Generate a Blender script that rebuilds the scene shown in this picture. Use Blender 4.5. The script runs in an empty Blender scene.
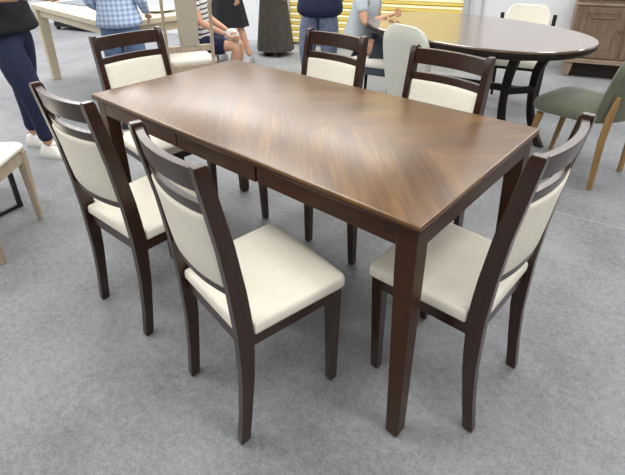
import bpy, bmesh, math, random
from mathutils import Vector, Matrix
random.seed(7)
C = bpy.context.scene.collection
PI = math.pi
V = Vector

# ------------------------------------------------------------------ materials
def new_mat(name):
    m = bpy.data.materials.new(name); m.use_nodes = True
    nt = m.node_tree; b = nt.nodes['Principled BSDF']
    return m, nt, b

def N(nt, t, **k):
    n = nt.nodes.new(t)
    for a, v in k.items():
        if a in n.inputs: n.inputs[a].default_value = v
        else: setattr(n, a, v)
    return n

def srgb(r, g, b):
    f = lambda c: (c/255/12.92) if c/255 <= .04045 else ((c/255+.055)/1.055)**2.4
    return (f(r), f(g), f(b), 1)

def mat(name, col, rough=.6, var=.08, scale=30, metal=0, bump=0, bscale=200, coat=0, stretch=(1, 1, 1), spec=.5, bdist=.002, sheen=0):
    """plain procedural material: noise-varied colour with an optional bump"""
    m, nt, b = new_mat(name)
    L = nt.links.new
    tc = N(nt, 'ShaderNodeTexCoord'); mp = N(nt, 'ShaderNodeMapping'); mp.inputs['Scale'].default_value = stretch
    L(tc.outputs['Object'], mp.inputs['Vector'])
    no = N(nt, 'ShaderNodeTexNoise', Scale=scale, Detail=4.0)
    L(mp.outputs['Vector'], no.inputs['Vector'])
    rp = N(nt, 'ShaderNodeValToRGB')
    c = srgb(*col)
    rp.color_ramp.elements[0].position = .3; rp.color_ramp.elements[1].position = .7
    rp.color_ramp.elements[0].color = tuple(x*(1-var) for x in c[:3])+(1,)
    rp.color_ramp.elements[1].color = tuple(min(1, x*(1+var)) for x in c[:3])+(1,)
    L(no.outputs['Fac'], rp.inputs['Fac']); L(rp.outputs['Color'], b.inputs['Base Color'])
    b.inputs['Roughness'].default_value = rough; b.inputs['Metallic'].default_value = metal
    b.inputs['Specular IOR Level'].default_value = spec
    b.inputs['Coat Weight'].default_value = coat; b.inputs['Coat Roughness'].default_value = .2
    if sheen: b.inputs['Sheen Weight'].default_value = sheen
    if bump:
        n2 = N(nt, 'ShaderNodeTexNoise', Scale=bscale, Detail=3.0); L(mp.outputs['Vector'], n2.inputs['Vector'])
        bp = N(nt, 'ShaderNodeBump', Strength=bump, Distance=bdist); L(n2.outputs['Fac'], bp.inputs['Height'])
        L(bp.outputs['Normal'], b.inputs['Normal'])
    return m

M = {}
M['espresso'] = mat('espresso_wood', (46, 24, 13), .30, .35, 14, stretch=(6, 6, .6), spec=.35, coat=.5)
M['apron'] = mat('table_side_wood', (60, 33, 14), .36, .3, 12, stretch=(1, 1, 10), spec=.3)
M['cream'] = mat('cream_fabric', (231, 227, 212), .9, .03, 60, bump=.35, bscale=420)
M['white_fabric'] = mat('white_fabric', (226, 222, 212), .9, .04, 60, bump=.3, bscale=300)
M['washed'] = mat('washed_wood', (176, 160, 138), .55, .15, 10, stretch=(6, 6, .8))
M['cream_wood'] = mat('cream_painted_wood', (196, 186, 164), .5, .08, 8, stretch=(1, 1, 4))
M['splat'] = mat('beige_weave', (186, 176, 158), .9, .1, 120, bump=.3)
M['green'] = mat('sage_fabric', (94, 97, 80), .92, .12, 40, bump=.4, bscale=300, sheen=.3)
M['green_dark'] = mat('dark_sage_fabric', (84, 88, 78), .92, .12, 40, bump=.4, bscale=300)
M['oak'] = mat('oak_wood', (146, 114, 70), .5, .18, 10, stretch=(8, 8, .8))
M['shell'] = mat('pale_grey_upholstery', (186, 187, 178), .85, .04, 50, bump=.2)
M['black'] = mat('black_metal', (22, 20, 20), .4, .1)
M['black_wood'] = mat('black_brown_wood', (30, 21, 17), .5, .25, 10, stretch=(5, 5, .7), spec=.3)
M['oval_top'] = mat('oval_top_lacquer', (104, 84, 70), .10, .12, 5, stretch=(1, 8, 1), spec=.9, coat=1)
M['sideboard'] = mat('weathered_wood', (116, 97, 78), .6, .25, 9, stretch=(5, 5, .9), bump=.15, bscale=60)
M['sideboard_lt'] = mat('weathered_wood_moulding', (146, 127, 106), .6, .2, 9, stretch=(.8, 5, 5))
M['bronze'] = mat('aged_brass', (120, 100, 60), .4, .1, metal=.8)
M['navy_denim'] = mat('navy_denim', (25, 33, 62), .9, .25, 30, bump=.3)
M['black_cloth'] = mat('black_cloth', (22, 23, 30), .92, .2, 30, bump=.2)
M['navy_cloth'] = mat('navy_cloth', (22, 28, 58), .92, .2, 30, bump=.2)
M['blue_denim'] = mat('blue_denim', (88, 108, 140), .9, .25, 40, bump=.3)
M['grey_denim'] = mat('grey_blue_denim', (104, 114, 138), .9, .25, 30, bump=.3)
M['olive_cloth'] = mat('dark_olive_cloth', (66, 62, 56), .92, .2, 20, bump=.2)
M['pale_tee'] = mat('pale_blue_grey_cloth', (172, 182, 188), .92, .05, 20, bump=.2)
M['slate_cloth'] = mat('slate_cloth', (66, 74, 86), .92, .15, 20, bump=.2)
M['skin'] = mat('skin', (196, 148, 122), .55, .06, 20)
M['hair'] = mat('dark_hair', (30, 22, 18), .6, .3, 60)
M['shoe_white'] = mat('white_shoe', (214, 212, 206), .6, .05)
M['shoe_grey'] = mat('grey_shoe', (150, 150, 156), .7, .1)
M['shoe_dark'] = mat('dark_shoe', (40, 38, 40), .6, .1)
M['white_plastic'] = mat('white_bag', (222, 224, 220), .5, .04, 20)
M['slate_mat'] = mat('slate_placemat', (84, 96, 110), .5, .15, 30)
M['bench_fabric'] = mat('bench_grey_fabric', (96, 104, 114), .9, .2, 40, bump=.3)
M['grey_metal'] = mat('brushed_trim', (170, 172, 174), .5, .05)
M['porcelain'] = mat('porcelain', (225, 228, 222), .25, .03)

def plaid_mat():
    m, nt, b = new_mat('light_blue_plaid'); L = nt.links.new
    tc = N(nt, 'ShaderNodeTexCoord'); sx = N(nt, 'ShaderNodeSeparateXYZ'); L(tc.outputs['Object'], sx.inputs[0])
    outs = []
    for ax in ('X', 'Z'):
        mu = N(nt, 'ShaderNodeMath', operation='MULTIPLY'); mu.inputs[1].default_value = 190; L(sx.outputs[ax], mu.inputs[0])
        si = N(nt, 'ShaderNodeMath', operation='SINE'); L(mu.outputs[0], si.inputs[0]); outs.append(si)
    ad = N(nt, 'ShaderNodeMath', operation='ADD'); L(outs[0].outputs[0], ad.inputs[0]); L(outs[1].outputs[0], ad.inputs[1])
    rp = N(nt, 'ShaderNodeValToRGB'); mr = N(nt, 'ShaderNodeMapRange'); mr.inputs[1].default_value = -2; mr.inputs[2].default_value = 2
    L(ad.outputs[0], mr.inputs[0]); L(mr.outputs[0], rp.inputs[0])
    rp.color_ramp.elements[0].color = srgb(120, 150, 196); rp.color_ramp.elements[1].color = srgb(208, 220, 236)
    L(rp.outputs[0], b.inputs['Base Color']); b.inputs['Roughness'].default_value = .9
    return m
M['plaid'] = plaid_mat()

def stripe_mat():
    m, nt, b = new_mat('black_white_stripe'); L = nt.links.new
    tc = N(nt, 'ShaderNodeTexCoord'); sx = N(nt, 'ShaderNodeSeparateXYZ'); L(tc.outputs['Object'], sx.inputs[0])
    mu = N(nt, 'ShaderNodeMath', operation='MULTIPLY'); mu.inputs[1].default_value = 150; L(sx.outputs['Z'], mu.inputs[0])
    si = N(nt, 'ShaderNodeMath', operation='SINE'); L(mu.outputs[0], si.inputs[0])
    rp = N(nt, 'ShaderNodeValToRGB'); rp.color_ramp.interpolation = 'CONSTANT'
    rp.color_ramp.elements[0].color = srgb(214, 214, 216); rp.color_ramp.elements[1].color = srgb(38, 40, 52); rp.color_ramp.elements[1].position = .55
    L(si.outputs[0], rp.inputs[0]); L(rp.outputs[0], b.inputs['Base Color']); b.inputs['Roughness'].default_value = .9
    return m
M['stripe'] = stripe_mat()

def tabletop_mat():
    """chevron veneer in strips that meet on the long centre line, with the leaf seams"""
    m, nt, b = new_mat('walnut_chevron_veneer'); L = nt.links.new
    def mth(op, a, c=None):
        n = N(nt, 'ShaderNodeMath', operation=op)
        for i, v in enumerate((a, c)):
            if v is None: continue
            if isinstance(v, (int, float)): n.inputs[i].default_value = v
            else: L(v, n.inputs[i])
        return n.outputs[0]
    tc = N(nt, 'ShaderNodeTexCoord'); sx = N(nt, 'ShaderNodeSeparateXYZ'); L(tc.outputs['Object'], sx.inputs[0])
    X, Y = sx.outputs['X'], sx.outputs['Y']
    ay = mth('ABSOLUTE', Y)
    t = mth('SUBTRACT', X, ay); al = mth('ADD', X, ay)
    strip = mth('FLOOR', mth('MULTIPLY', t, 14.0))
    sgn = mth('SIGN', Y)
    wn = N(nt, 'ShaderNodeTexWhiteNoise', noise_dimensions='2D')
    cv = N(nt, 'ShaderNodeCombineXYZ'); L(strip, cv.inputs[0]); L(sgn, cv.inputs[1]); L(cv.outputs[0], wn.inputs['Vector'])
    cg = N(nt, 'ShaderNodeCombineXYZ'); L(mth('MULTIPLY', t, 70.0), cg.inputs[0]); L(mth('MULTIPLY', al, 3.5), cg.inputs[1]); L(strip, cg.inputs[2])
    gn = N(nt, 'ShaderNodeTexNoise', Scale=1.0, Detail=5.0, Roughness=.6); L(cg.outputs[0], gn.inputs['Vector'])
    cg2 = N(nt, 'ShaderNodeCombineXYZ'); L(mth('MULTIPLY', t, 9.0), cg2.inputs[0]); L(mth('MULTIPLY', al, 1.6), cg2.inputs[1])
    gn2 = N(nt, 'ShaderNodeTexNoise', Scale=1.0, Detail=2.0); L(cg2.outputs[0], gn2.inputs['Vector'])
    s = mth('ADD', mth('MULTIPLY', wn.outputs['Value'], .12), mth('ADD', mth('MULTIPLY', gn.outputs['Fac'], .45), mth('MULTIPLY', gn2.outputs['Fac'], .47)))
    rp = N(nt, 'ShaderNodeValToRGB'); L(s, rp.inputs[0])
    e = rp.color_ramp.elements
    e[0].position = .30; e[0].color = srgb(62, 41, 20); e[1].position = .78; e[1].color = srgb(134, 98, 50)
    k = e.new(.54); k.color = srgb(97, 67, 32)
    # seams of the folding leaf: narrow gaps across the top
    dx = mth('ABSOLUTE', X)
    d1 = mth('ABSOLUTE', mth('SUBTRACT', dx, .2))
    near = mth('MINIMUM', d1, dx)
    seam = mth('LESS_THAN', near, .0014)
    # straight-grained cross band just inside the edge
    mx = N(nt, 'ShaderNodeMix', data_type='RGBA'); L(seam, mx.inputs['Factor']); L(rp.outputs[0], mx.inputs['A']); mx.inputs['B'].default_value = srgb(48, 30, 18)
    L(mx.outputs['Result'], b.inputs['Base Color'])
    rr = N(nt, 'ShaderNodeMapRange'); rr.inputs[3].default_value = .26; rr.inputs[4].default_value = .40; L(gn2.outputs['Fac'], rr.inputs[0])
    L(rr.outputs[0], b.inputs['Roughness'])
    b.inputs['Specular IOR Level'].default_value = .6
    b.inputs['Coat Weight'].default_value = .2; b.inputs['Coat Roughness'].default_value = .22
    bp = N(nt, 'ShaderNodeBump', Strength=.12, Distance=.001); L(gn.outputs['Fac'], bp.inputs['Height']); L(bp.outputs[0], b.inputs['Normal'])
    return m
M['tabletop'] = tabletop_mat()

def floor_mat():
    m, nt, b = new_mat('grey_speckled_floor'); L = nt.links.new
    tc = N(nt, 'ShaderNodeTexCoord')
    def nz(scale, detail=4., rough=.6):
        n = N(nt, 'ShaderNodeTexNoise', Scale=scale, Detail=detail, Roughness=rough); L(tc.outputs['Object'], n.inputs['Vector']); return n
    a, c, d = nz(2.2, 5), nz(38, 5, .75), nz(130, 2, .7)
    m1 = N(nt, 'ShaderNodeMath', operation='MULTIPLY'); m1.inputs[1].default_value = .34; L(a.outputs['Fac'], m1.inputs[0])
    m2 = N(nt, 'ShaderNodeMath', operation='MULTIPLY_ADD'); m2.inputs[1].default_value = .36; L(c.outputs['Fac'], m2.inputs[0]); L(m1.outputs[0], m2.inputs[2])
    m3 = N(nt, 'ShaderNodeMath', operation='MULTIPLY_ADD'); m3.inputs[1].default_value = .30; L(d.outputs['Fac'], m3.inputs[0]); L(m2.outputs[0], m3.inputs[2])
    rp = N(nt, 'ShaderNodeValToRGB'); L(m3.outputs[0], rp.inputs[0])
    rp.color_ramp.elements[0].position = .34; rp.color_ramp.elements[0].color = srgb(90, 92, 94)
    rp.color_ramp.elements[1].position = .66; rp.color_ramp.elements[1].color = srgb(152, 154, 157)
    L(rp.outputs[0], b.inputs['Base Color']); b.inputs['Roughness'].default_value = .62
    b.inputs['Specular IOR Level'].default_value = .35
    bp = N(nt, 'ShaderNodeBump', Strength=.2, Distance=.002); L(d.outputs['Fac'], bp.inputs['Height']); L(bp.outputs[0], b.inputs['Normal'])
    return m
M['floor'] = floor_mat()
M['wall'] = mat('pale_wall_paint', (214, 217, 221), .7, .02, 3)
M['ceiling'] = mat('ceiling_paint', (190, 190, 190), .9, .02, 3)
M['darkened_wall'] = mat('wall_darkened_for_reflections', (96, 92, 88), .8, .05, 3)  # walls out of view, coloured dark so the wood reflects less light
M['yellow'] = mat('yellow_slat', (232, 208, 112), .5, .06, 8, stretch=(.5, 1, 6))
M['yellow_edge'] = mat('pale_yellow_slat_edge', (250, 244, 206), .5, .04, 8)

# ------------------------------------------------------------------ mesh helpers
def obj(name, bm, m, parent=None, bevel=0, smooth=True, subd=0, seg=2):
    bmesh.ops.recalc_face_normals(bm, faces=bm.faces)
    me = bpy.data.meshes.new(name); bm.to_mesh(me); bm.free()
    me.materials.append(m)
    o = bpy.data.objects.new(name, me); C.objects.link(o)
    if parent: o.parent = parent
    if smooth:
        for p in me.polygons: p.use_smooth = True
    if bevel:
        b = o.modifiers.new('bevel', 'BEVEL'); b.width = bevel; b.segments = seg; b.limit_method = 'ANGLE'; b.angle_limit = math.radians(35)
        b.harden_normals = True
    elif smooth and not subd:
        try:
            me.set_sharp_from_angle(angle=math.radians(38))
        except Exception: pass
    if subd:
        s = o.modifiers.new('sub', 'SUBSURF'); s.levels = subd; s.render_levels = subd
    return o

def tag(o, label, cat, group=None):
    o['label'] = label; o['category'] = cat
    if group: o['group'] = group
    return o

def thing(name, label, cat, loc=(0, 0, 0), rz=0, group=None):
    o = bpy.data.objects.new(name, None); C.objects.link(o); o.empty_display_size = .1
    o.location = loc; o.rotation_euler = (0, 0, rz)
    return tag(o, label, cat, group)

def struct(name, bm, m, **k):
    o = obj(name, bm, m, **k); o['kind'] = 'structure'; return o

def dup(root, loc, rz, label, group=None):
    r = root.copy(); C.objects.link(r); r.location = loc; r.rotation_euler = (0, 0, rz); r['label'] = label
    if group: r['group'] = group
    for ch in list(root.children):
        c = ch.copy(); C.objects.link(c); c.parent = r
        for g in ch.children:
            d = g.copy(); C.objects.link(d); d.parent = c
    return r

def loft(bm, rings, cap=True, closed=True):
    vs = [[bm.verts.new(p) for p in r] for r in rings]
    n = len(rings[0])
    for a, b in zip(vs[:-1], vs[1:]):
        for i in range(n if closed else n-1):
            j = (i+1) % n
            bm.faces.new((a[i], a[j], b[j], b[i]))
    if cap:
        bm.faces.new(vs[0][::-1]); bm.faces.new(vs[-1])
    return vs

def box(bm, x0, x1, y0, y1, z0, z1):
    loft(bm, [[V((x0, y0, z)), V((x1, y0, z)), V((x1, y1, z)), V((x0, y1, z))] for z in (z0, z1)])

def post(bm, pts):
    """upright member: list of (x, y, z, width_x, depth_y)"""
    loft(bm, [[V((x-w/2, y-d/2, z)), V((x+w/2, y-d/2, z)), V((x+w/2, y+d/2, z)), V((x-w/2, y+d/2, z))] for x, y, z, w, d in pts])

def bar(bm, a, b, w, h, n=1, bow=0):
    """rectangular bar from a to b"""
    a, b = V(a), V(b); d = (b-a).normalized()
    up = V((0, 0, 1)) if abs(d.z) < .9 else V((0, 1, 0))
    s = d.cross(up).normalized(); u = s.cross(d)
    rings = []
    for i in range(n+1):
        t = i/n; c = a.lerp(b, t)
        rings.append([c-s*w/2-u*h/2, c+s*w/2-u*h/2, c+s*w/2+u*h/2, c-s*w/2+u*h/2])
    loft(bm, rings)

def tube(bm, pts, rad, n=10):
    """round tapered tube along a path"""
    pts = [V(p) for p in pts]; rings = []
    if isinstance(rad, (int, float)): rad = [rad]*len(pts)
    for i, p in enumerate(pts):
        d = (pts[min(i+1, len(pts)-1)]-pts[max(i-1, 0)]).normalized()
        up = V((0, 1, 0)) if abs(d.z) > .7 else V((0, 0, 1))
        s = d.cross(up).normalized(); u = s.cross(d)
        rings.append([p+(s*math.cos(2*PI*k/n)+u*math.sin(2*PI*k/n))*rad[i] for k in range(n)])
    loft(bm, rings)

def rrect(cx, cy, hx, hy, r, z, n=5, taper=0):
    """rounded rectangle ring; taper shrinks the -y side"""
    out = []
    for k, (sx, sy) in enumerate(((1, 1), (-1, 1), (-1, -1), (1, -1))):
        for i in range(n+1):
            a = PI/2*k + PI/2*i/n
            x = sx*(hx-r)+r*math.cos(a); y = sy*(hy-r)+r*math.sin(a)
            f = 1-taper*(1-(y+hy)/(2*hy))
            out.append(V((cx+x*f, cy+y, z)))
    return out

def superell(cx, cy, a, b, e, z, n=64):
    out = []
    for i in range(n):
        t = 2*PI*i/n; c, s = math.cos(t), math.sin(t)
        out.append(V((cx+a*abs(c)**(2/e)*(1 if c >= 0 else -1), cy+b*abs(s)**(2/e)*(1 if s >= 0 else -1), z)))
    return out

def NB(): return bmesh.new()

# ------------------------------------------------------------------ room shell (axes of the hall are turned against the table)
RA = math.radians(16.9)
def hall(name, bm, m, **k):
    o = struct(name, bm, m, **k); o.rotation_euler = (0, 0, RA); return o
U0, U1, V0, V1, HC = -10.0, 5.5, -5.0, 4.37, 3.0
bm = NB(); box(bm, U0, U1, V0, V1+.1, -.1, 0); hall('floor', bm, M['floor'], smooth=False)
bm = NB(); box(bm, U0, U1, V0, V1+.1, HC, HC+.1); hall('ceiling', bm, M['ceiling'], smooth=False)
bm = NB(); box(bm, U0, U1, V1, V1+.12, 0, HC); hall('wall_back', bm, M['wall'], smooth=False)
bm = NB(); box(bm, U0-.12, U0, V0, V1, 0, HC); hall('wall_left', bm, M['wall'], smooth=False)
bm = NB(); box(bm, U1, U1+.12, V0, V1, 0, HC); hall('wall_right', bm, M['darkened_wall'], smooth=False)
bm = NB(); box(bm, U0, U1, V0-.12, V0, 0, HC); hall('wall_front', bm, M['darkened_wall'], smooth=False)
bm = NB(); box(bm, .22, U1, V1-.012, V1, 0, .08); hall('baseboard_back', bm, M['grey_metal'], smooth=False)

# ------------------------------------------------------------------ dining chairs
def prof(z):
    P = [(0, -.170), (.12, -.155), (.25, -.143), (.42, -.139), (.55, -.148), (.70, -.166), (.82, -.187), (.93, -.206)]
    for (a, ya), (b, yb) in zip(P[:-1], P[1:]):
        if z <= b: return ya+(yb-ya)*(z-a)/(b-a)
    return P[-1][1]
BOW = .024
def bowy(x, hw=.155): return -BOW*(1-(x/hw)**2)

def rail(bm, z0, z1, t, hw=.155, n=14):
    rings = []
    for i in range(n+1):
        x = -hw+2*hw*i/n; o = bowy(x, hw)
        r = min(.004, t*.3)
        ring = []
        for (yy, zz) in ((-t/2, z0), (t/2, z0), (t/2, z1), (-t/2, z1)):
            ring.append(V((x, prof(zz)+yy+o, zz)))
        rings.append(ring)
    loft(bm, rings)

def make_chair(label):
    t = thing('dining_chair', label, 'chair', group='dining chairs around the brown table')
    # seat frame
    bm = NB()
    for (x0, x1, y0, y1) in ((-.150, .150, .168, .190), (-.150, .150, -.145, -.122)):
        box(bm, x0, x1, y0, y1, .358, .408)
    for s in (-1, 1):
        loft(bm, [[V((s*xx-.011, yy, z)), V((s*xx+.011, yy, z)), V((s*xx+.011, yy, z+.05)), V((s*xx-.011, yy, z+.05))] for xx, yy, z in ((.160, -.115, .358), (.168, .17, .358))])
    obj('seat_frame', bm, M['espresso'], t, bevel=.002)
    for s in (-1, 1):
        bm = NB(); post(bm, [(s*(.156+.007*min(1, z/.36)), .176, z, w, w) for z, w in ((0, .024), (.012, .028), (.2, .033), (.36, .038), (.408, .038))])
        obj('leg', bm, M['espresso'], t, bevel=.0025)
    for s in (-1, 1):
        bm = NB()
        zs = [0, .012, .06, .12, .18, .25, .32, .38, .44, .5, .56, .63, .7, .76, .82, .87, .914, .924]
        pts = []
        for z in zs:
            d = .032 if z < .1 else .032+.016*min(1, (z-.1)/.3) if z < .5 else .048-.012*(z-.5)/.42
            w = .027 if z > .3 else .025
            if z == 0: d -= .006; w -= .006
            if z == .924: d -= .006; w -= .006
            pts.append((s*(.158+.0105*min(1, z/.4)), prof(z), z, w, d))
        post(bm, pts); obj('back_post', bm, M['espresso'], t, bevel=.002)
    for z0, z1, th, nm in ((.852, .914, .022, 'top_rail'), (.788, .818, .020, 'cross_rail'), (.540, .562, .022, 'lower_rail')):
        bm = NB(); rail(bm, z0, z1, th); obj(nm, bm, M['espresso'], t, bevel=.002)
    # upholstered back panel
    bm = NB(); rings = []; n = 16; hw = .153
    for i in range(n+1):
        x = -hw+2*hw*i/n; o = bowy(x); e = min(1, (hw-abs(x))/.012); th = .010+.005*e**.5
        ring = []
        zz = [.563, .575, .63, .70, .77, .782, .787]; tt = [.7, .95, 1.06, 1.08, 1.02, .95, .7]
        for z, k in zip(zz, tt): ring.append(V((x, prof(z)+th*k+o, z)))
        for z, k in zip(zz[::-1], tt[::-1]): ring.append(V((x, prof(z)-th*k+o, z)))
        rings.append(ring)
    loft(bm, rings); obj('back_panel', bm, M['cream'], t)
    # cushion: wide ahead of the posts, notched between them
    bm = NB()
    def outline(s, z):
        cx, cy = 0, .04; base = []
        P = [(.149, -.150), (.150, -.118), (.183, -.112)]
        for x, y in P: base.append((x, y))
        base += [(.186, -.02), (.190, .08), (.194, .17)]
        for k in range(6):
            a = PI/2*k/5; base.append((.194-.022+.022*math.cos(a), .186+.022*math.sin(a)))
        base += [(.10, .210), (0, .212)]
        full = base + [(-x, y) for x, y in base[::-1][1:]]
        return [V((cx+(x-cx)*s, cy+(y-cy)*s, z)) for x, y in full]
    loft(bm, [outline(s, z) for s, z in ((.985, .404), (.998, .408), (1, .416), (1, .428), (.99, .436), (.965, .4405), (.85, .444), (.6, .447), (.3, .449), (.1, .4495))])
    obj('seat', bm, M['cream'], t)
    return t

GRP = None
ch2 = make_chair('dark wood chair with cream seat, slightly turned, nearest the viewer at the brown table')
ch2.location = (.292, -.4785, 0); ch2.rotation_euler = (0, 0, math.radians(-8.9))
dup(ch2, (-.336, -.462, 0), math.radians(2.1), 'dark wood chair with cream back by the left near corner of the brown table')
dup(ch2, (.741, -.037, 0), math.radians(88.4), 'dark wood chair with cream back alone at the brown table\'s right short end')
dup(ch2, (-.905, -.022, 0), math.radians(-93.3), 'dark wood chair at the brown table\'s far left short end, before the plaid-shirted person')
dup(ch2, (-.270, .3975, 0), math.radians(178.9), 'dark wood chair on far long side of brown table, before the person in grey-blue jeans')
dup(ch2, (.324, .372, 0), math.radians(174.9), 'dark wood chair on far long side of brown table, directly before the oval table')

# ------------------------------------------------------------------ dining table
tb = thing('dining_table', 'large rectangular brown wooden dining table with chevron grain top and tapered legs', 'table')
HX, HY = .7765, .39
bm = NB()
loft(bm, [rrect(0, 0, HX-i, HY-i, .006, z, 3) for i, z in ((.003, .7515), (.0015, .752), (.0015, .756), (.003, .7588), (.006, .760))])
obj('tabletop', bm, M['tabletop'], tb)
bm = NB(); loft(bm, [rrect(0, 0, HX-i, HY-i, .006, z, 3) for i, z in ((.010, .7345), (.005, .737), (.002, .741), (0, .744), (0, .7505), (.002, .7514))]); obj('edge_band', bm, M['apron'], tb)
def apron(x0, x1, y0, y1):
    bm = NB(); box(bm, x0, x1, y0, y1, .675, .735); return bm
for s in (-1, 1):
    for a, b, dy in ((-.71, -.199, 0), (-.191, .211, -.0015), (.219, .71, 0)):
        y0 = s*.372+(dy if s < 0 else -dy)
        bm = apron(a, b, min(y0, y0-s*.02), max(y0, y0-s*.02)); obj('apron', bm, M['apron'], tb, bevel=.0015)
    bm = apron(min(s*.762, s*.742), max(s*.762, s*.742), -.33, .33); obj('apron', bm, M['apron'], tb, bevel=.0015)
for sx in (-1, 1):
    for sy in (-1, 1):
        bm = NB(); rings = []
        for z, w, ch in ((0, .034, .006), (.018, .042, .0), (.3, .048, 0), (.6, .056, 0), (.735, .058, 0)):
            x1, y1 = .763-ch, .3735-ch; x0, y0 = x1-w, y1-w
            rings.append([V((sx*x0, sy*y0, z)), V((sx*x1, sy*y0, z)), V((sx*x1, sy*y1, z)), V((sx*x0, sy*y1, z))])
        loft(bm, rings); obj('leg', bm, M['apron'], tb, bevel=.003)

# ------------------------------------------------------------------ oval table behind
ov = thing('oval_table', 'glossy oval dining table on a black bowed-leg base behind the brown table', 'table', (-.22, 1.97, 0), math.radians(-14))
bm = NB()
loft(bm, [superell(0, 0, .82-i, .52-i, 2.25, z) for i, z in ((.004, .744), (0, .748), (.001, .757), (.004, .76))])
obj('tabletop', bm, M['oval_top'], ov)
bm = NB(); loft(bm, [superell(0, 0, .82-i, .52-i, 2.25, z) for i, z in ((.05, .70), (.018, .71), (.004, .725), (.003, .7438))]); obj('edge_band', bm, M['black_wood'], ov)
bm = NB(); loft(bm, [superell(0, 0, .64, .36, 2.3, z) for z in (.67, .701)]); obj('underframe', bm, M['black_wood'], ov, bevel=.003)
Rm = Matrix.Rotation(math.radians(14), 3, 'Z')
def ovl(x, y, z): return Rm @ (V((x, y, 0))-V((-.22, 1.97, 0)))+V((0, 0, z))
for flip in (1, -1):
    for path in (((.22, 1.74, .70), (.15, 1.86, .55), (.105, 1.95, .40), (.09, 1.99, .25), (.10, 2.0, .12), (.13, 1.96, 0)),
                 ((.36, 1.88, .70), (.27, 2.02, .55), (.23, 2.11, .40), (.22, 2.17, .25), (.255, 2.16, .12), (.35, 2.09, 0))):
        bm = NB(); rings = []
        pp = [ovl(*p) for p in path]
        if flip < 0: pp = [V((-p.x, -p.y, p.z)) for p in pp]
        sm = []
        for i in range(len(pp)-1):
            for k in range(4):
                t = k/4; p0 = pp[max(i-1, 0)]; p1 = pp[i]; p2 = pp[i+1]; p3 = pp[min(i+2, len(pp)-1)]
                sm.append(.5*((2*p1)+(p2-p0)*t+(2*p0-5*p1+4*p2-p3)*t*t+(3*p1-p0-3*p2+p3)*t**3))
        sm.append(pp[-1])
        for p in sm:
            w = .022+.010*abs(p.z-.3)/.4; d = .034
            rings.append([V((p.x-w, p.y-d/2, p.z)), V((p.x+w, p.y-d/2, p.z)), V((p.x+w, p.y+d/2, p.z)), V((p.x-w, p.y+d/2, p.z))])
        loft(bm, rings); obj('leg', bm, M['black_wood'], ov, bevel=.003)
a, b = ovl(.115, 1.93, .39), ovl(.245, 2.09, .39)
for p, q in ((a, b), (V((-a.x, -a.y, .39)), V((-b.x, -b.y, .39))), ((a+b)/2, -(a+b)/2+V((0, 0, .78)))):
    bm = NB(); bar(bm, (p.x, p.y, .39), (q.x, q.y, .39), .03, .045); obj('stretcher', bm, M['black_wood'], ov, bevel=.003)

# ------------------------------------------------------------------ upholstered chairs
def cushion(bm, hx, hy, r, z0, z1, cy=0, taper=0, dome=.02):
    h = z1-z0
    loft(bm, [rrect(0, cy, hx*s, hy*s, r*s, z, 6, taper) for s, z in ((.93, z0), (.985, z0+.12*h), (1, z0+.35*h), (.995, z0+.6*h), (.965, z0+.82*h), (.9, z1), (.7, z1+dome*.6), (.35, z1+dome*.95), (.1, z1+dome))])

def shell(bm, hw, z0, z1, y0, lean, depth, th, topr=.12, n=24, m=10, wrap=1.0):
    """curved upholstered chair back standing at y0, wrapping forward at its sides"""
    def P(u, v, o):
        # outline narrows towards the bottom, rounded top
        z = z0+(z1-z0)*v
        w = hw*(.86+.14*math.sin(min(1, v*1.3)*PI/2))
        if v > .7: w *= 1-.20*((v-.7)/.3)**2.5
        z -= .045*v*abs(u)**4
        x = u*w
        y = y0-lean*v+depth*wrap*abs(u)**2.2
        nrm = V((-u*.9*depth/hw*2, 1, .1)).normalized()
        edge = min(1, (1-abs(u))/.1+.25)*min(1, (1-v)/.08+.35)
        return V((x, y, z))+nrm*o*th/2*edge
    us = [-1+2*i/n for i in range(n+1)]; vs = [j/m for j in range(m+1)]
    F = [[bm.verts.new(P(u, v, 1)) for u in us] for v in vs]
    B = [[bm.verts.new(P(u, v, -1)) for u in us] for v in vs]
    for j in range(m):
        for i in range(n):
            bm.faces.new((F[j][i], F[j][i+1], F[j+1][i+1], F[j+1][i])); bm.faces.new((B[j][i+1], B[j][i], B[j+1][i], B[j+1][i+1]))
        bm.faces.new((F[j][0], F[j+1][0], B[j+1][0], B[j][0])); bm.faces.new((F[j+1][n], F[j][n], B[j][n], B[j+1][n]))
    for i in range(n):
        bm.faces.new((F[0][i+1], F[0][i], B[0][i], B[0][i+1])); bm.faces.new((F[m][i], F[m][i+1], B[m][i+1], B[m][i]))

# sage chair with oak legs running up outside the back
gc = thing('upholstered_chair', 'sage green upholstered chair with oak legs at the right end of the oval table', 'chair', (.60, 1.875, 0), math.radians(78))
bm = NB(); cushion(bm, .215, .215, .11, .375, .445, .02, .12, .035); obj('seat', bm, M['green'], gc)
bm = NB(); shell(bm, .225, .40, .82, -.235, .09, .09, .05); obj('backrest', bm, M['green'], gc)
for s in (-1, 1):
    bm = NB(); tube(bm, [(s*.19, -.222, 0), (s*.20, -.222, .3), (s*.21, -.235, .45), (s*.205, -.25, .56)], [.014, .019, .019, .013]); obj('leg', bm, M['oak'], gc)
    bm = NB(); tube(bm, [(s*.19, .222, 0), (s*.175, .16, .36)], [.013, .021]); obj('leg', bm, M['oak'], gc)

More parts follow.
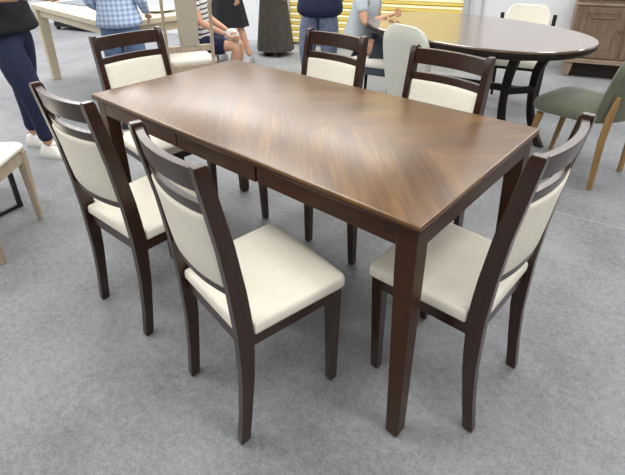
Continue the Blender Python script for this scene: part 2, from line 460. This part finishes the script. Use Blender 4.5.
# pale grey shell chair, back towards the viewer
dc = thing('upholstered_chair', 'pale grey upholstered chair showing its tall rounded back, at the oval table\'s near side', 'chair', (-.34, 1.665, 0), math.radians(-16))
bm = NB(); cushion(bm, .20, .20, .09, .36, .43, .03, .1, .015); obj('seat', bm, M['green_dark'], dc)
bm = NB(); shell(bm, .212, .33, .83, -.185, .05, .035, .045, wrap=.8); obj('backrest', bm, M['shell'], dc)
for sx in (-1, 1):
    for sy in (-1, 1):
        bm = NB(); tube(bm, [(sx*.19, sy*.18, 0), (sx*.16, sy*.14+.02, .37)], [.010, .017]); obj('leg', bm, M['black_wood'], dc)

# cream chair behind the oval table, facing the viewer
ec = thing('upholstered_chair', 'cream padded chair with dark wooden frame facing the viewer from behind the oval table', 'chair', (-.15, 2.88, 0), math.radians(194))
bm = NB(); cushion(bm, .215, .20, .07, .36, .44, 0, .1, .01); obj('seat', bm, M['cream'], ec)
bm = NB()
rings = []
for v in [i/10 for i in range(11)]:
    z = .50+.29*v; w = .175*math.sqrt(max(0, 1-(abs(v-.5)*2)**3*.5)); y = -.19-.05*v
    rings.append([V((x*w, y+yy+.03*(x*x), z)) for x, yy in [(-1, 0), (-.95, .015), (-.6, .022), (0, .024), (.6, .022), (.95, .015), (1, 0), (.95, -.015), (.6, -.02), (0, -.02), (-.6, -.02), (-.95, -.015)]])
loft(bm, rings); obj('backrest', bm, M['cream'], ec)
for s in (-1, 1):
    bm = NB(); tube(bm, [(s*.19, -.21, 0), (s*.195, -.19, .4), (s*.205, -.222, .72)], [.012, .017, .015]); obj('back_post', bm, M['black_wood'], ec)
    bm = NB(); tube(bm, [(s*.19, .18, 0), (s*.185, .17, .4)], [.011, .016]); obj('leg', bm, M['black_wood'], ec)
bm = NB(); box(bm, -.185, .185, -.20, .175, .335, .365); obj('seat_frame', bm, M['black_wood'], ec, bevel=.003)

# chair of the seated person in the pale shirt
pc = thing('dining_chair', 'white padded chair with dark frame under the person in pale grey-blue shirt', 'chair', (-1.02, 2.10, 0), math.radians(-78))
bm = NB(); cushion(bm, .19, .20, .05, .37, .43, 0, .05, .01); obj('seat', bm, M['white_fabric'], pc)
bm = NB(); box(bm, -.175, .175, -.185, .185, .31, .37); obj('seat_frame', bm, M['slate_cloth'], pc, bevel=.004)
for sx in (-1, 1):
    for sy in (-1, 1):
        bm = NB(); tube(bm, [(sx*.175, sy*.185, 0), (sx*.155, sy*.165, .33)], [.011, .018]); obj('leg', bm, M['black_wood'], pc)

# ------------------------------------------------------------------ washed wood chair with tall splat
wc = thing('dining_chair', 'pale wood chair with beige central back panel, at right end of the cream table', 'chair')
fd = V((-.88, .47, 0)); wc.location = V((-2.06, .99, 0))+fd*.18; wc.rotation_euler = (0, 0, math.atan2(fd.y, fd.x)-PI/2)
def wp(z): return -.18-.10*max(0, (z-.42))/.55
for s in (-1, 1):
    bm = NB(); post(bm, [(s*(.175), wp(z)-(.03*(1-z/.42) if z < .42 else 0), z, .024, .032) for z in (0, .2, .42, .6, .8, 1.0)]); obj('back_post', bm, M['washed'], wc, bevel=.003)
    bm = NB(); post(bm, [(s*.18, .18, 0, .026, .026), (s*.18, .18, .38, .04, .04)]); obj('leg', bm, M['washed'], wc, bevel=.003)
bm = NB(); bar(bm, (-.165, wp(.545), .545), (.165, wp(.545), .545), .022, .05); obj('lower_rail', bm, M['washed'], wc, bevel=.003)
bm = NB(); bar(bm, (-.165, wp(.98), .98), (.165, wp(.98), .98), .024, .06); obj('top_rail', bm, M['washed'], wc, bevel=.003)
bm = NB(); post(bm, [(0, wp(z), z, w, .02) for z, w in ((.565, .13), (.75, .15), (.955, .165))]); obj('back_panel', bm, M['splat'], wc, bevel=.004)
bm = NB(); cushion(bm, .185, .18, .05, .40, .445, .02, .05, .008); obj('seat', bm, M['white_fabric'], wc)
bm = NB(); box(bm, -.175, .175, -.17, .175, .34, .405); obj('seat_frame', bm, M['washed'], wc, bevel=.003)

# white chair cut by the left edge of the frame
lc = thing('dining_chair', 'white padded chair seat on pale tapered wooden leg at the left edge of the picture', 'chair')
lc.location = (-1.335, -.832, 0); lc.rotation_euler = (0, 0, math.radians(-45))
SQ = .24
bm = NB(); cushion(bm, SQ-.02, SQ-.02, .05, .41, .445, 0, .0, .008); obj('seat', bm, M['white_fabric'], lc)
bm = NB(); box(bm, -SQ+.035, SQ-.035, -SQ+.035, SQ-.035, .345, .412); obj('seat_frame', bm, M['washed'], lc, bevel=.003)
for sx in (-1, 1):
    for sy in (-1, 1):
        bm = NB(); e = SQ-.05; k = .0
        post(bm, [(sx*(e+k), sy*(e+k), 0, .022, .022), (sx*(e+k*.5), sy*(e+k*.5), .2, .032, .032), (sx*e, sy*e, .40, .042, .042)]); obj('leg', bm, M['washed'], lc, bevel=.004)
bm = NB()
shell(bm, .21, .46, .85, -.215, .06, .05, .04); obj('backrest', bm, M['white_fabric'], lc)

# black sled-frame side table behind it
st = thing('side_table', 'black metal sled frame of a small table behind the white chair at the left edge', 'table', (-1.72, -.775, 0), math.radians(14))
for s in (-1, 1):
    bm = NB()
    for a_, b_ in (((s*.2, -.03, .012), (s*.2, .16, .012)), ((s*.2, .148, .012), (s*.2, .148, .29)), ((s*.2, -.018, .012), (s*.2, -.018, .29))):
        bar(bm, a_, b_, .022, .022)
    obj('leg', bm, M['black'], st, bevel=.002)
bm = NB(); box(bm, -.22, .22, -.04, .17, .29, .308); obj('tabletop', bm, M['washed'], st, bevel=.003)

# ------------------------------------------------------------------ cream table at the back left
ct = thing('display_table', 'long cream painted table at the back left with objects laid on its top', 'table', (-3.255, .94, 0), math.radians(-3.5))
hx, hy = .90, .36
bm = NB(); loft(bm, [rrect(0, 0, hx-i, hy-i, .02, z, 3) for i, z in ((.01, .71), (0, .716), (0, .754), (.006, .76))]); obj('tabletop', bm, M['cream_wood'], ct)
for s in (-1, 1):
    bm = NB(); box(bm, -hx+.06, hx-.06, s*(hy-.05)-.012, s*(hy-.05)+.012, .64, .712); obj('apron', bm, M['cream_wood'], ct, bevel=.003)
    bm = NB(); box(bm, s*(hx-.05)-.012, s*(hx-.05)+.012, -hy+.06, hy-.06, .64, .712); obj('apron', bm, M['cream_wood'], ct, bevel=.003)
for sx in (-1, 1):
    for sy in (-1, 1):
        bm = NB(); post(bm, [(sx*(hx-.055), sy*(hy-.055), z, w, w) for z, w in ((0, .075), (.5, .09), (.712, .10))]); obj('leg', bm, M['cream_wood'], ct, bevel=.005)
def on_ct(px, py): return (px, py, .7605)
bm = NB(); box(bm, -.26, .26, -.14, .14, 0, .008); o = obj('placemat', bm, M['slate_mat'], bevel=.002); o.location = on_ct(-3.75, .98); o.rotation_euler = (0, 0, math.radians(5))
tag(o, 'dark slate-coloured flat mat on the left end of the cream table', 'placemat')
def dish(bm, r, h):
    n = 28; prof_ = [(r*.5, 0), (r*.55, .002), (r*.95, h), (r, h), (r*.98, h-.004), (r*.55, .008), (.01, .007)]
    loft(bm, [[V((a*math.cos(2*PI*k/n), a*math.sin(2*PI*k/n), z)) for k in range(n)] for a, z in prof_])
bm = NB(); dish(bm, .13, .022); o = obj('plate', bm, M['porcelain']); o.location = on_ct(-2.62, 1.12)
tag(o, 'white plate on the right end of the cream table, behind the person in plaid', 'plate')
# low dark bench by the back wall, seen under the cream table
bn = thing('bench', 'low dark grey padded bench by the back wall, seen under the cream table', 'bench', (-6.62, 2.28, 0), math.radians(17))
bm = NB(); cushion(bm, .66, .17, .04, .12, .32, 0, 0, .008); obj('seat', bm, M['bench_fabric'], bn)
bm = NB(); box(bm, -.64, .64, -.155, .155, .05, .122); obj('base', bm, M['black'], bn, bevel=.003)
for sx in (-1, 1):
    for sy in (-1, 1):
        bm = NB(); post(bm, [(sx*.60, sy*.12, 0, .04, .04), (sx*.60, sy*.12, .052, .05, .05)]); obj('foot', bm, M['black'], bn, bevel=.003)

# ------------------------------------------------------------------ sideboard (square to the back wall)
def hallp(u, v, z=0):
    return V((u*math.cos(RA)-v*math.sin(RA), u*math.sin(RA)+v*math.cos(RA), z))
sb = thing('sideboard', 'weathered grey-brown wooden sideboard with panelled door against the back wall at right', 'sideboard', hallp(1.95, 4.13), RA)
W_, D_, H_ = .84, .20, .80
bm = NB(); box(bm, -W_, W_, -D_, D_, .15, H_-.045); obj('body', bm, M['sideboard'], sb, bevel=.004)
bm = NB(); box(bm, -W_+.05, W_-.05, -D_+.05, D_-.01, 0.0, .149); obj('gap_shade', bm, M['black_wood'], sb)  # dark block added to stand in for the shadow under the body
bm = NB(); box(bm, -W_-.02, W_+.02, -D_-.02, D_, H_-.045, H_); obj('worktop', bm, M['sideboard'], sb, bevel=.006)
bm = NB(); box(bm, -W_-.012, W_+.012, -D_-.014, D_, H_-.105, H_-.08); obj('upper_moulding', bm, M['sideboard_lt'], sb, bevel=.005)
bm = NB(); box(bm, -W_-.015, W_+.015, -D_-.016, D_, .145, .19); obj('lower_moulding', bm, M['sideboard_lt'], sb, bevel=.006)
for sx in (-1, 1):
    for sy in (-1, 1):
        bm = NB(); post(bm, [(sx*(W_-.03), sy*(D_-.035), 0, .045, .045), (sx*(W_-.03), sy*(D_-.035), .08, .07, .06), (sx*(W_-.03), sy*(D_-.035), .147, .085, .07)]); obj('foot', bm, M['sideboard_lt'], sb, bevel=.004)
for i in range(4):
    cx = -W_+.05+.19+i*.40-.0
    if i == 3: cx = W_-.24
    bm = NB(); y = -D_-.010
    x0, x1, z0, z1 = cx-.185, cx+.185, .205, H_-.12
    for r in ((x0, x0+.05, z0, z1), (x1-.05, x1, z0, z1), (x0+.05, x1-.05, z0, z0+.055), (x0+.05, x1-.05, z1-.055, z1)):
        box(bm, r[0], r[1], y-.006, y+.010, r[2], r[3])
    box(bm, x0+.045, x1-.045, y+.002, y+.010, z0+.05, z1-.05)
    d = obj('door', bm, M['sideboard'], sb, bevel=.003)
    bm = NB(); box(bm, x0+.09, x1-.09, y-.010, y-.001+.004, z1-.10, z1-.088); obj('moulding', bm, M['sideboard'], d, bevel=.002)
    bm = NB(); k = 1 if i % 2 == 0 else -1
    tube(bm, [(cx+k*.16, y-.006, .47), (cx+k*.16, y-.018, .47), (cx+k*.16, y-.02, .47), (cx+k*.16, y-.03, .47)], [.005, .006, .013, .010]); obj('knob', bm, M['bronze'], d)

# ------------------------------------------------------------------ yellow slatted panel on the back wall
yp = thing('slatted_panel', 'tall yellow panel of horizontal slats on the back wall behind the people', 'panel', hallp(-1.11, 4.34), RA)
UW = 1.10
nsl = 25
for i in range(nsl):
    z = .03+i*.078
    bm = NB()
    ring = lambda x: [V((x, -.004, z)), V((x, -.022, z+.010)), V((x, -.024, z+.048)), V((x, -.008, z+.074)), V((x, .012, z+.074)), V((x, .012, z))]
    loft(bm, [ring(-UW), ring(UW)])
    s_ = obj('slat', bm, M['yellow'], yp, smooth=False)
    bm = NB(); box(bm, -UW, UW, -.027, -.016, z+.046, z+.070); obj('slat_edge', bm, M['yellow_edge'], s_, smooth=False)
for s in (-1, 1):
    bm = NB(); box(bm, s*(UW+.03)-.03, s*(UW+.03)+.03, -.04, .02, 0, 1.99); obj('frame_post', bm, M['grey_metal'], yp, bevel=.003)
bm = NB(); box(bm, -UW-.06, UW+.06, -.04, .02, 1.99, 2.05); obj('frame_rail', bm, M['grey_metal'], yp, bevel=.003)
bm = NB(); box(bm, .185, .20, 4.352, 4.372, .0, HC); hall('trim_1', bm, M['grey_metal'], smooth=False)

# thin pale line on the floor
bm = NB(); box(bm, 0, 1.0, -.002, .002, 0, .0012); o = struct('trim_2', bm, M['grey_metal'], smooth=False); o.location = (.60, 1.245, 0); o.rotation_euler = (0, 0, math.radians(9.5))

# ------------------------------------------------------------------ people
def skin(name, chains, m, parent, sub=2, smoothr=.3):
    """one mesh grown round joint chains: chains = list of dict(v=[(pos, rad or (rx, ry))...], e=[(i, j)...])"""
    vs, es, rs, roots = [], [], [], []
    for c in chains:
        b = len(vs); roots.append(b)
        for p, r in c['v']:
            vs.append(p); rs.append((r, r) if isinstance(r, (int, float)) else r)
        es += [(b+i, b+j) for i, j in c['e']]
    me = bpy.data.meshes.new(name); me.from_pydata(vs, es, []); me.materials.append(m)
    o = bpy.data.objects.new(name, me); C.objects.link(o)
    if parent: o.parent = parent
    mod = o.modifiers.new('skin', 'SKIN'); mod.use_smooth_shade = True; mod.branch_smoothing = smoothr
    for i, sv in enumerate(me.skin_vertices[0].data):
        sv.radius = rs[i]; sv.use_root = i in roots
    s = o.modifiers.new('sub', 'SUBSURF'); s.levels = sub; s.render_levels = sub
    return o

def mirror(v): return (-v[0], v[1], v[2])
BASE = dict(pelvis=(0, 0, .93), waist=(0, 0, 1.06), chest=(0, .0, 1.24), collar=(0, -.01, 1.37), neck=(0, 0, 1.44), head=(0, .02, 1.53), crown=(0, .01, 1.60))
for s, n in ((-1, 'L'), (1, 'R')):
    BASE.update({'hip'+n: (s*.085, 0, .88), 'knee'+n: (s*.095, .015, .49), 'ankle'+n: (s*.095, -.03, .09), 'sh'+n: (s*.165, -.01, 1.345), 'el'+n: (s*.205, -.03, 1.09), 'wr'+n: (s*.215, .05, .87)})

def person(label, loc, yaw, s=.88, pose=None, top=None, sleeve='short', bottom=None, skirt=None, shoe='shoe_white', shorts=False, long_hair=False, bulk=1.0, hem=.05):
    J = dict(BASE); J.update(pose or {})
    J = {k: V(v)*s for k, v in J.items()}
    root = thing('person', label, 'person', loc, yaw)
    def hand_chain(n, sd):
        w, e = J['wr'+n], J['el'+n]; d = (w-e).normalized()
        side = d.cross(V((0, 1, 0)));
        if side.length < .2: side = d.cross(V((0, 0, 1)))
        side.normalize(); nn = side.cross(d).normalized()
        # the fan of fingers lies in the plane (d, f) where f points forward
        f = nn; palm = w+d*.055*s
        out = [dict(v=[(w+d*.01*s, .020*s), (w+d*.045*s, (.036*s, .017*s)), (w+d*.085*s, (.036*s, .014*s))], e=[(0, 1), (1, 2)])]
        curl = side*(-sd)
        for k, (off, ln) in enumerate(((.030, .062), (.010, .072), (-.010, .067), (-.029, .052))):
            b0 = w+d*.075*s+f*off*s
            out.append(dict(v=[(b0, .0095*s), (b0+d*.033*s+curl*.004*s, .0088*s), (b0+d*ln*.75*s+curl*.014*s, .008*s), (b0+d*ln*s+curl*.028*s, .006*s)], e=[(0, 1), (1, 2), (2, 3)]))
        b0 = w+d*.03*s+f*.028*s
        out.append(dict(v=[(b0, .012*s), (b0+d*.03*s+f*.026*s+curl*.008*s, .010*s), (b0+d*.058*s+f*.034*s+curl*.016*s, .008*s)], e=[(0, 1), (1, 2)]))
        return out
    names = ['pelvis', 'waist', 'chest', 'collar', 'neck', 'head', 'crown']
    rad = dict(pelvis=(.135, .10), waist=(.118, .09), chest=(.14, .10), collar=(.085, .075), neck=.052, head=(.078, .09), crown=(.06, .07))
    v = [(J[k], tuple(x*s for x in rad[k]) if isinstance(rad[k], tuple) else rad[k]*s) for k in names]; e = [(i, i+1) for i in range(6)]
    for n in 'LR':
        i = len(v); v += [(J['hip'+n], .088*s), (J['hip'+n].lerp(J['knee'+n], .5), .072*s), (J['knee'+n], .052*s), (J['knee'+n].lerp(J['ankle'+n], .35), .052*s), (J['ankle'+n], .034*s)]
        e += [(0, i), (i, i+1), (i+1, i+2), (i+2, i+3), (i+3, i+4)]
        i = len(v); v += [(J['sh'+n], .055*s), (J['el'+n], .037*s), (J['el'+n].lerp(J['wr'+n], .3), .036*s), (J['wr'+n], .023*s)]
        e += [(3, i), (i, i+1), (i+1, i+2), (i+2, i+3)]
    chains = [dict(v=v, e=e)]
    for n, sd in (('L', -1), ('R', 1)): chains += hand_chain(n, sd)
    hd = J['head']
    chains.append(dict(v=[(hd+V((0, .07, 0))*s, .016*s), (hd+V((0, .108, -.012))*s, .011*s)], e=[(0, 1)]))   # nose
    for q in (-1, 1):
        chains.append(dict(v=[(hd+V((q*.078, 0, .01))*s, .014*s), (hd+V((q*.094, -.008, .014))*s, .010*s)], e=[(0, 1)]))  # ears
    body = skin('body', chains, M['skin'], root, 2); 
    # hair, eyes and mouth
    bm = NB(); bmesh.ops.create_uvsphere(bm, u_segments=24, v_segments=16, radius=.108*s)
    for vv in bm.verts:
        vv.co.z *= 1.08
        if vv.co.y > .02*s and vv.co.z < .035*s: vv.co.y *= .35; vv.co.x *= .9
        if long_hair and vv.co.z < -.02*s: vv.co.z -= .14*s
    o = obj('hair', bm, M['hair'], root); o.location = J['head']+V((0, -.022, .035))*s
    bm = NB()
    for q in (-1, 1):
        r_ = bmesh.ops.create_uvsphere(bm, u_segments=12, v_segments=8, radius=.012*s)
        for vv in r_['verts']: vv.co += hd+V((q*.032, .088, .012))*s
    obj('eyes', bm, M['porcelain'], root)
    bm = NB(); r_ = bmesh.ops.create_uvsphere(bm, u_segments=12, v_segments=8, radius=.02*s)
    for vv in r_['verts']: vv.co.z *= .3; vv.co.y *= .5; vv.co += hd+V((0, .090, -.048))*s
    obj('mouth', bm, mat('lips', (160, 90, 84), .5), root)
    g = 1.13*bulk
    if top:
        dn = (J['pelvis']-J['waist']).normalized()*s; v = [(J['pelvis']+dn*hem, (.215*s*bulk, .17*s*bulk)), (J['pelvis'], (.21*s*bulk, .165*s*bulk)), (J['waist'], (.165*s*bulk, .13*s*bulk)), (J['chest'], (.175*s*bulk, .13*s*bulk)), (J['collar'], (.10*s, .085*s))]; e = [(0, 1), (1, 2), (2, 3), (3, 4)]
        for n in 'LR':
            i = len(v); endp = .45 if sleeve == 'short' else .98
            v += [(J['sh'+n], .070*s)]; e += [(4, i)]
            if sleeve == 'short': v += [(J['sh'+n].lerp(J['el'+n], .6), .058*s)]; e += [(i, i+1)]
            else: v += [(J['el'+n], .050*s), (J['el'+n].lerp(J['wr'+n], .92), .036*s)]; e += [(i, i+1), (i+1, i+2)]
        skin('shirt', [dict(v=v, e=e)], M[top], root)
    if bottom:
        v = [(J['waist'].lerp(J['pelvis'], .2), (.155*s*bulk, .125*s*bulk)), (J['pelvis'], (.195*s*bulk, .15*s*bulk))]; e = [(0, 1)]
        for n in 'LR':
            i = len(v); kn, an, hp = J['knee'+n], J['ankle'+n], J['hip'+n]
            if shorts: v += [(hp, .11*s), (hp.lerp(kn, .5), .10*s), (hp.lerp(kn, .74), .10*s)]; e += [(1, i), (i, i+1), (i+1, i+2)]
            else: v += [(hp, .105*s*bulk), (hp.lerp(kn, .5), .095*s*bulk), (kn, .078*s*bulk), (kn.lerp(an, .5), .062*s), (kn.lerp(an, .93), .052*s)]; e += [(1, i)]+[(i+k, i+k+1) for k in range(4)]
        skin('trousers' if not shorts else 'shorts', [dict(v=v, e=e)], M[bottom], root)
    if skirt:
        matn, z0, z1, rx0, rx1, ry0, ry1 = skirt[:7]; sh = V(skirt[7]) if len(skirt) > 7 else V((0, 0, 0))
        bm = NB(); n = 48; rings = []
        for i in range(13):
            t = i/12; z = z1+(z0-z1)*t; rx = rx1+(rx0-rx1)*t**.8; ry = ry1+(ry0-ry1)*t**.8
            rings.append([V((rx*math.cos(a)*(1+.05*t*math.sin(9*a+1)), ry*math.sin(a)*(1+.05*t*math.sin(9*a+1)), z))*s+sh*s*t for a in [2*PI*k/n for k in range(n)]])
        inner = [[V((p.x*.97, p.y*.97, p.z)) for p in r] for r in rings[::-1]]
        loft(bm, rings+inner, cap=False); obj('skirt', bm, M[matn], root)
    # shoes
    for n, sg in (('L', -1), ('R', 1)):
        a = J['ankle'+n]; kn = J['knee'+n]
        fw = V((pose or {}).get('foot'+n, (0, 1, 0))).normalized(); sd = V((fw.y, -fw.x, 0)); zt = a.z-.09*s
        bm = NB(); rings = []
        for t, w, h, b in ((-.075, .022, .055, 0), (-.06, .033, .085, 0), (-.02, .037, .10, 0), (.03, .038, .085, 0), (.09, .044, .058, 0), (.14, .045, .045, .0), (.175, .034, .034, .002), (.19, .015, .022, .006)):
            c = V((a.x, a.y, zt))+fw*t*s
            rings.append([c+sd*w*s*x+V((0, 0, b*s+(h-b)*s*zz)) for x, zz in ((-.9, 0), (-1, .18), (-.95, .55), (-.55, .92), (0, 1), (.55, .92), (.95, .55), (1, .18), (.9, 0), (0, 0))])
        loft(bm, rings); obj('shoe', bm, M[shoe], root)
    return root

def face(dx, dy): return math.atan2(dy, dx)-PI/2

# shopper at the left in dark shirt and navy jeans
person('person in black top and navy jeans standing at the left edge of the picture', (-2.25, -.19, 0), face(.88, .47), s=.92, bulk=1.12,
       pose=dict(kneeL=(-.10, -.10, .49), ankleL=(-.10, -.14, .09), kneeR=(.085, .13, .49), ankleR=(.06, .13, .09), elR=(.24, .05, 1.14), wrR=(.14, .30, 1.13), elL=(-.2, .03, 1.12), wrL=(-.10, .30, 1.10)),
       top='black_cloth', bottom='navy_denim', shoe='shoe_white')
# plaid shirt, blue denim, at the cream table
person('person in a light blue plaid shirt and blue denim standing at the cream table', (-2.20, .52, 0), face(-.75, .66), s=.86,
       pose=dict(wrR=(.20, .16, .96), wrL=(-.18, .2, 1.0)), hem=.06, top='plaid', sleeve='long', bottom='blue_denim', shoe='shoe_dark')
# seated in stripes and navy shorts
person('seated person in striped shirt and navy shorts holding a white bag', (-2.54, 1.41, 0), face(.745, .60), s=.88,
       pose=dict(pelvis=(0, 0, .54), waist=(0, .01, .67), chest=(0, .02, .86), collar=(0, .03, 1.0), neck=(0, .05, 1.07), head=(0, .08, 1.16), crown=(0, .08, 1.23),
                 hipL=(-.09, .05, .52), hipR=(.09, .05, .52), kneeL=(-.11, .42, .50), kneeR=(.11, .42, .50), ankleL=(-.11, .36, .09), ankleR=(.11, .36, .09),
                 shL=(-.165, .03, .975), shR=(.165, .03, .975), elL=(-.2, .10, .73), wrL=(-.12, .30, .62), elR=(.21, .10, .76), wrR=(.16, .34, .63)),
       top='stripe', bottom='navy_cloth', shorts=True, shoe='shoe_white')
sl = thing('stool', 'white padded stool under the seated person in navy shorts', 'stool', (-2.54, 1.41, 0), face(.745, .60))
bm = NB(); cushion(bm, .19, .18, .06, .35, .395, 0, 0, .006); obj('seat', bm, M['white_fabric'], sl)
for sx in (-1, 1):
    for sy in (-1, 1):
        bm = NB(); tube(bm, [(sx*.17, sy*.16, 0), (sx*.14, sy*.13, .36)], [.011, .017]); obj('leg', bm, M['washed'], sl)
bm = NB(); n = 20
loft(bm, [[V((a*math.cos(2*PI*k/n)*(1+.16*math.sin(3*2*PI*k/n+z*40)+.08*math.sin(7*2*PI*k/n-z*60)), b_*math.sin(2*PI*k/n), z)) for k in range(n)] for a, b_, z in ((.03, .02, 0), (.065, .035, .01), (.075, .04, .05), (.07, .035, .10), (.055, .03, .14), (.03, .02, .165), (.01, .01, .17))])
o = obj('bag', bm, M['white_plastic']); o.location = (-2.31, 1.60, .43); o.rotation_euler = (.3, .35, .6); tag(o, 'small crumpled white bag held over the knees of the seated person in navy shorts', 'bag')
# black dress
person('person in a short black dress with bare legs standing behind the seated person', (-3.24, 2.35, 0), face(.25, -.97), s=.88,
       pose=dict(kneeL=(.13, 0, .49), ankleL=(.16, -.03, .09), hipL=(.09, 0, .88), hipR=(-.09, 0, .88), kneeR=(-.12, 0, .49), ankleR=(-.16, -.02, .09)) and dict(kneeL=(-.17, .02, .49), ankleL=(-.27, -.03, .09), kneeR=(.13, .02, .49), ankleR=(.17, -.03, .09)),
       top='black_cloth', skirt=('black_cloth', .47, 1.05, .27, .135, .20, .11), shoe='shoe_grey', long_hair=True)
# long dark skirt
person('person in a long dark olive skirt standing between the black dress and the navy shirt', (-3.10, 2.93, 0), face(.4, -.9), s=.88,
       top='olive_cloth', sleeve='long', skirt=('olive_cloth', .07, 1.05, .26, .14, .22, .12), shoe='shoe_dark', long_hair=True)
# navy shirt and grey-blue jeans
person('person in a navy shirt and grey-blue jeans standing behind the middle far chair', (-1.62, 2.06, 0), face(-.45, .9), s=.86, bulk=1.25,
       pose=dict(kneeL=(-.14, .0, .49), ankleL=(-.15, -.03, .09), elR=(.27, 0, 1.1), elL=(-.27, 0, 1.1), wrL=(-.22, .17, 1.0), wrR=(.22, .17, 1.0)),
       hem=.15, top='navy_cloth', sleeve='short', bottom='grey_denim', shoe='shoe_white')
# seated in pale shirt
person('seated person in a pale grey-blue shirt leaning on the left end of the oval table', (-1.21, 2.08, 0), face(.98, .2), s=.86, bulk=1.1,
       pose=dict(pelvis=(0, 0, .62), waist=(0, .01, .74), chest=(0, .06, .91), collar=(0, .09, 1.04), neck=(0, .11, 1.11), head=(0, .14, 1.20), crown=(0, .14, 1.27),
                 hipL=(-.09, .05, .61), hipR=(.09, .05, .61), kneeL=(-.10, .42, .56), kneeR=(.10, .42, .56), ankleL=(-.10, .40, .09), ankleR=(.10, .40, .09),
                 shL=(-.165, .08, 1.02), shR=(.165, .08, 1.02), elL=(-.22, .10, .80), wrL=(-.12, .32, .74), elR=(.22, .16, .82), wrR=(.20, .36, .90)),
       top='pale_tee', bottom='slate_cloth', shoe='shoe_dark')

# ------------------------------------------------------------------ lamps in the ceiling
def lamp(u, v, su, sv, p, col=(1, .985, .96)):
    l = bpy.data.lights.new('ceiling_light', 'AREA'); l.shape = 'RECTANGLE'; l.size = su; l.size_y = sv; l.energy = p; l.color = col
    o = bpy.data.objects.new('ceiling_light', l); C.objects.link(o); o.location = hallp(u, v, HC-.02); o.rotation_euler = (0, 0, RA)
for u in (-8, -5.6, -3.2, -.8, 1.6, 4.0):
    for v in (-3.4, -.9, 1.4, 3.7):
        lamp(u, v, 1.4, .6, 50 if u < -1.5 and v > 1 else 42)

for u, v in ((-2.1, 3.6), (-4.0, 3.5)):  # extra area lights added to strengthen tabletop highlight and back wall sheen
    lamp(u, v, 1.4, 1.0, 34)
w = bpy.data.worlds.new('world'); bpy.context.scene.world = w; w.use_nodes = True
w.node_tree.nodes['Background'].inputs[0].default_value = (.8, .87, 1, 1); w.node_tree.nodes['Background'].inputs[1].default_value = .3

# ------------------------------------------------------------------ camera
cam = bpy.data.cameras.new('camera'); co = bpy.data.objects.new('camera', cam); C.objects.link(co)
yaw, pitch, roll, f = -.72989, .45946, -.01433, 474.69
fw = V((math.sin(yaw)*math.cos(pitch), math.cos(yaw)*math.cos(pitch), -math.sin(pitch)))
r = V((math.cos(yaw), -math.sin(yaw), 0)); u = r.cross(fw)
r2 = r*math.cos(roll)+u*math.sin(roll); u2 = -r*math.sin(roll)+u*math.cos(roll)
mt = Matrix((r2, u2, -fw)).transposed().to_4x4(); mt.translation = V((1.18525, -1.20181, 1.34735))
co.matrix_world = mt
cam.sensor_fit = 'HORIZONTAL'; cam.sensor_width = 36; cam.lens = f/625*36; cam.shift_y = -69.474/625; cam.clip_start = .05
sc = bpy.context.scene; sc.camera = co
sc.view_settings.view_transform = 'Standard'; sc.view_settings.look = 'None'; sc.view_settings.gamma = 1; sc.view_settings.use_curve_mapping = False
sc.view_settings.exposure = -.12
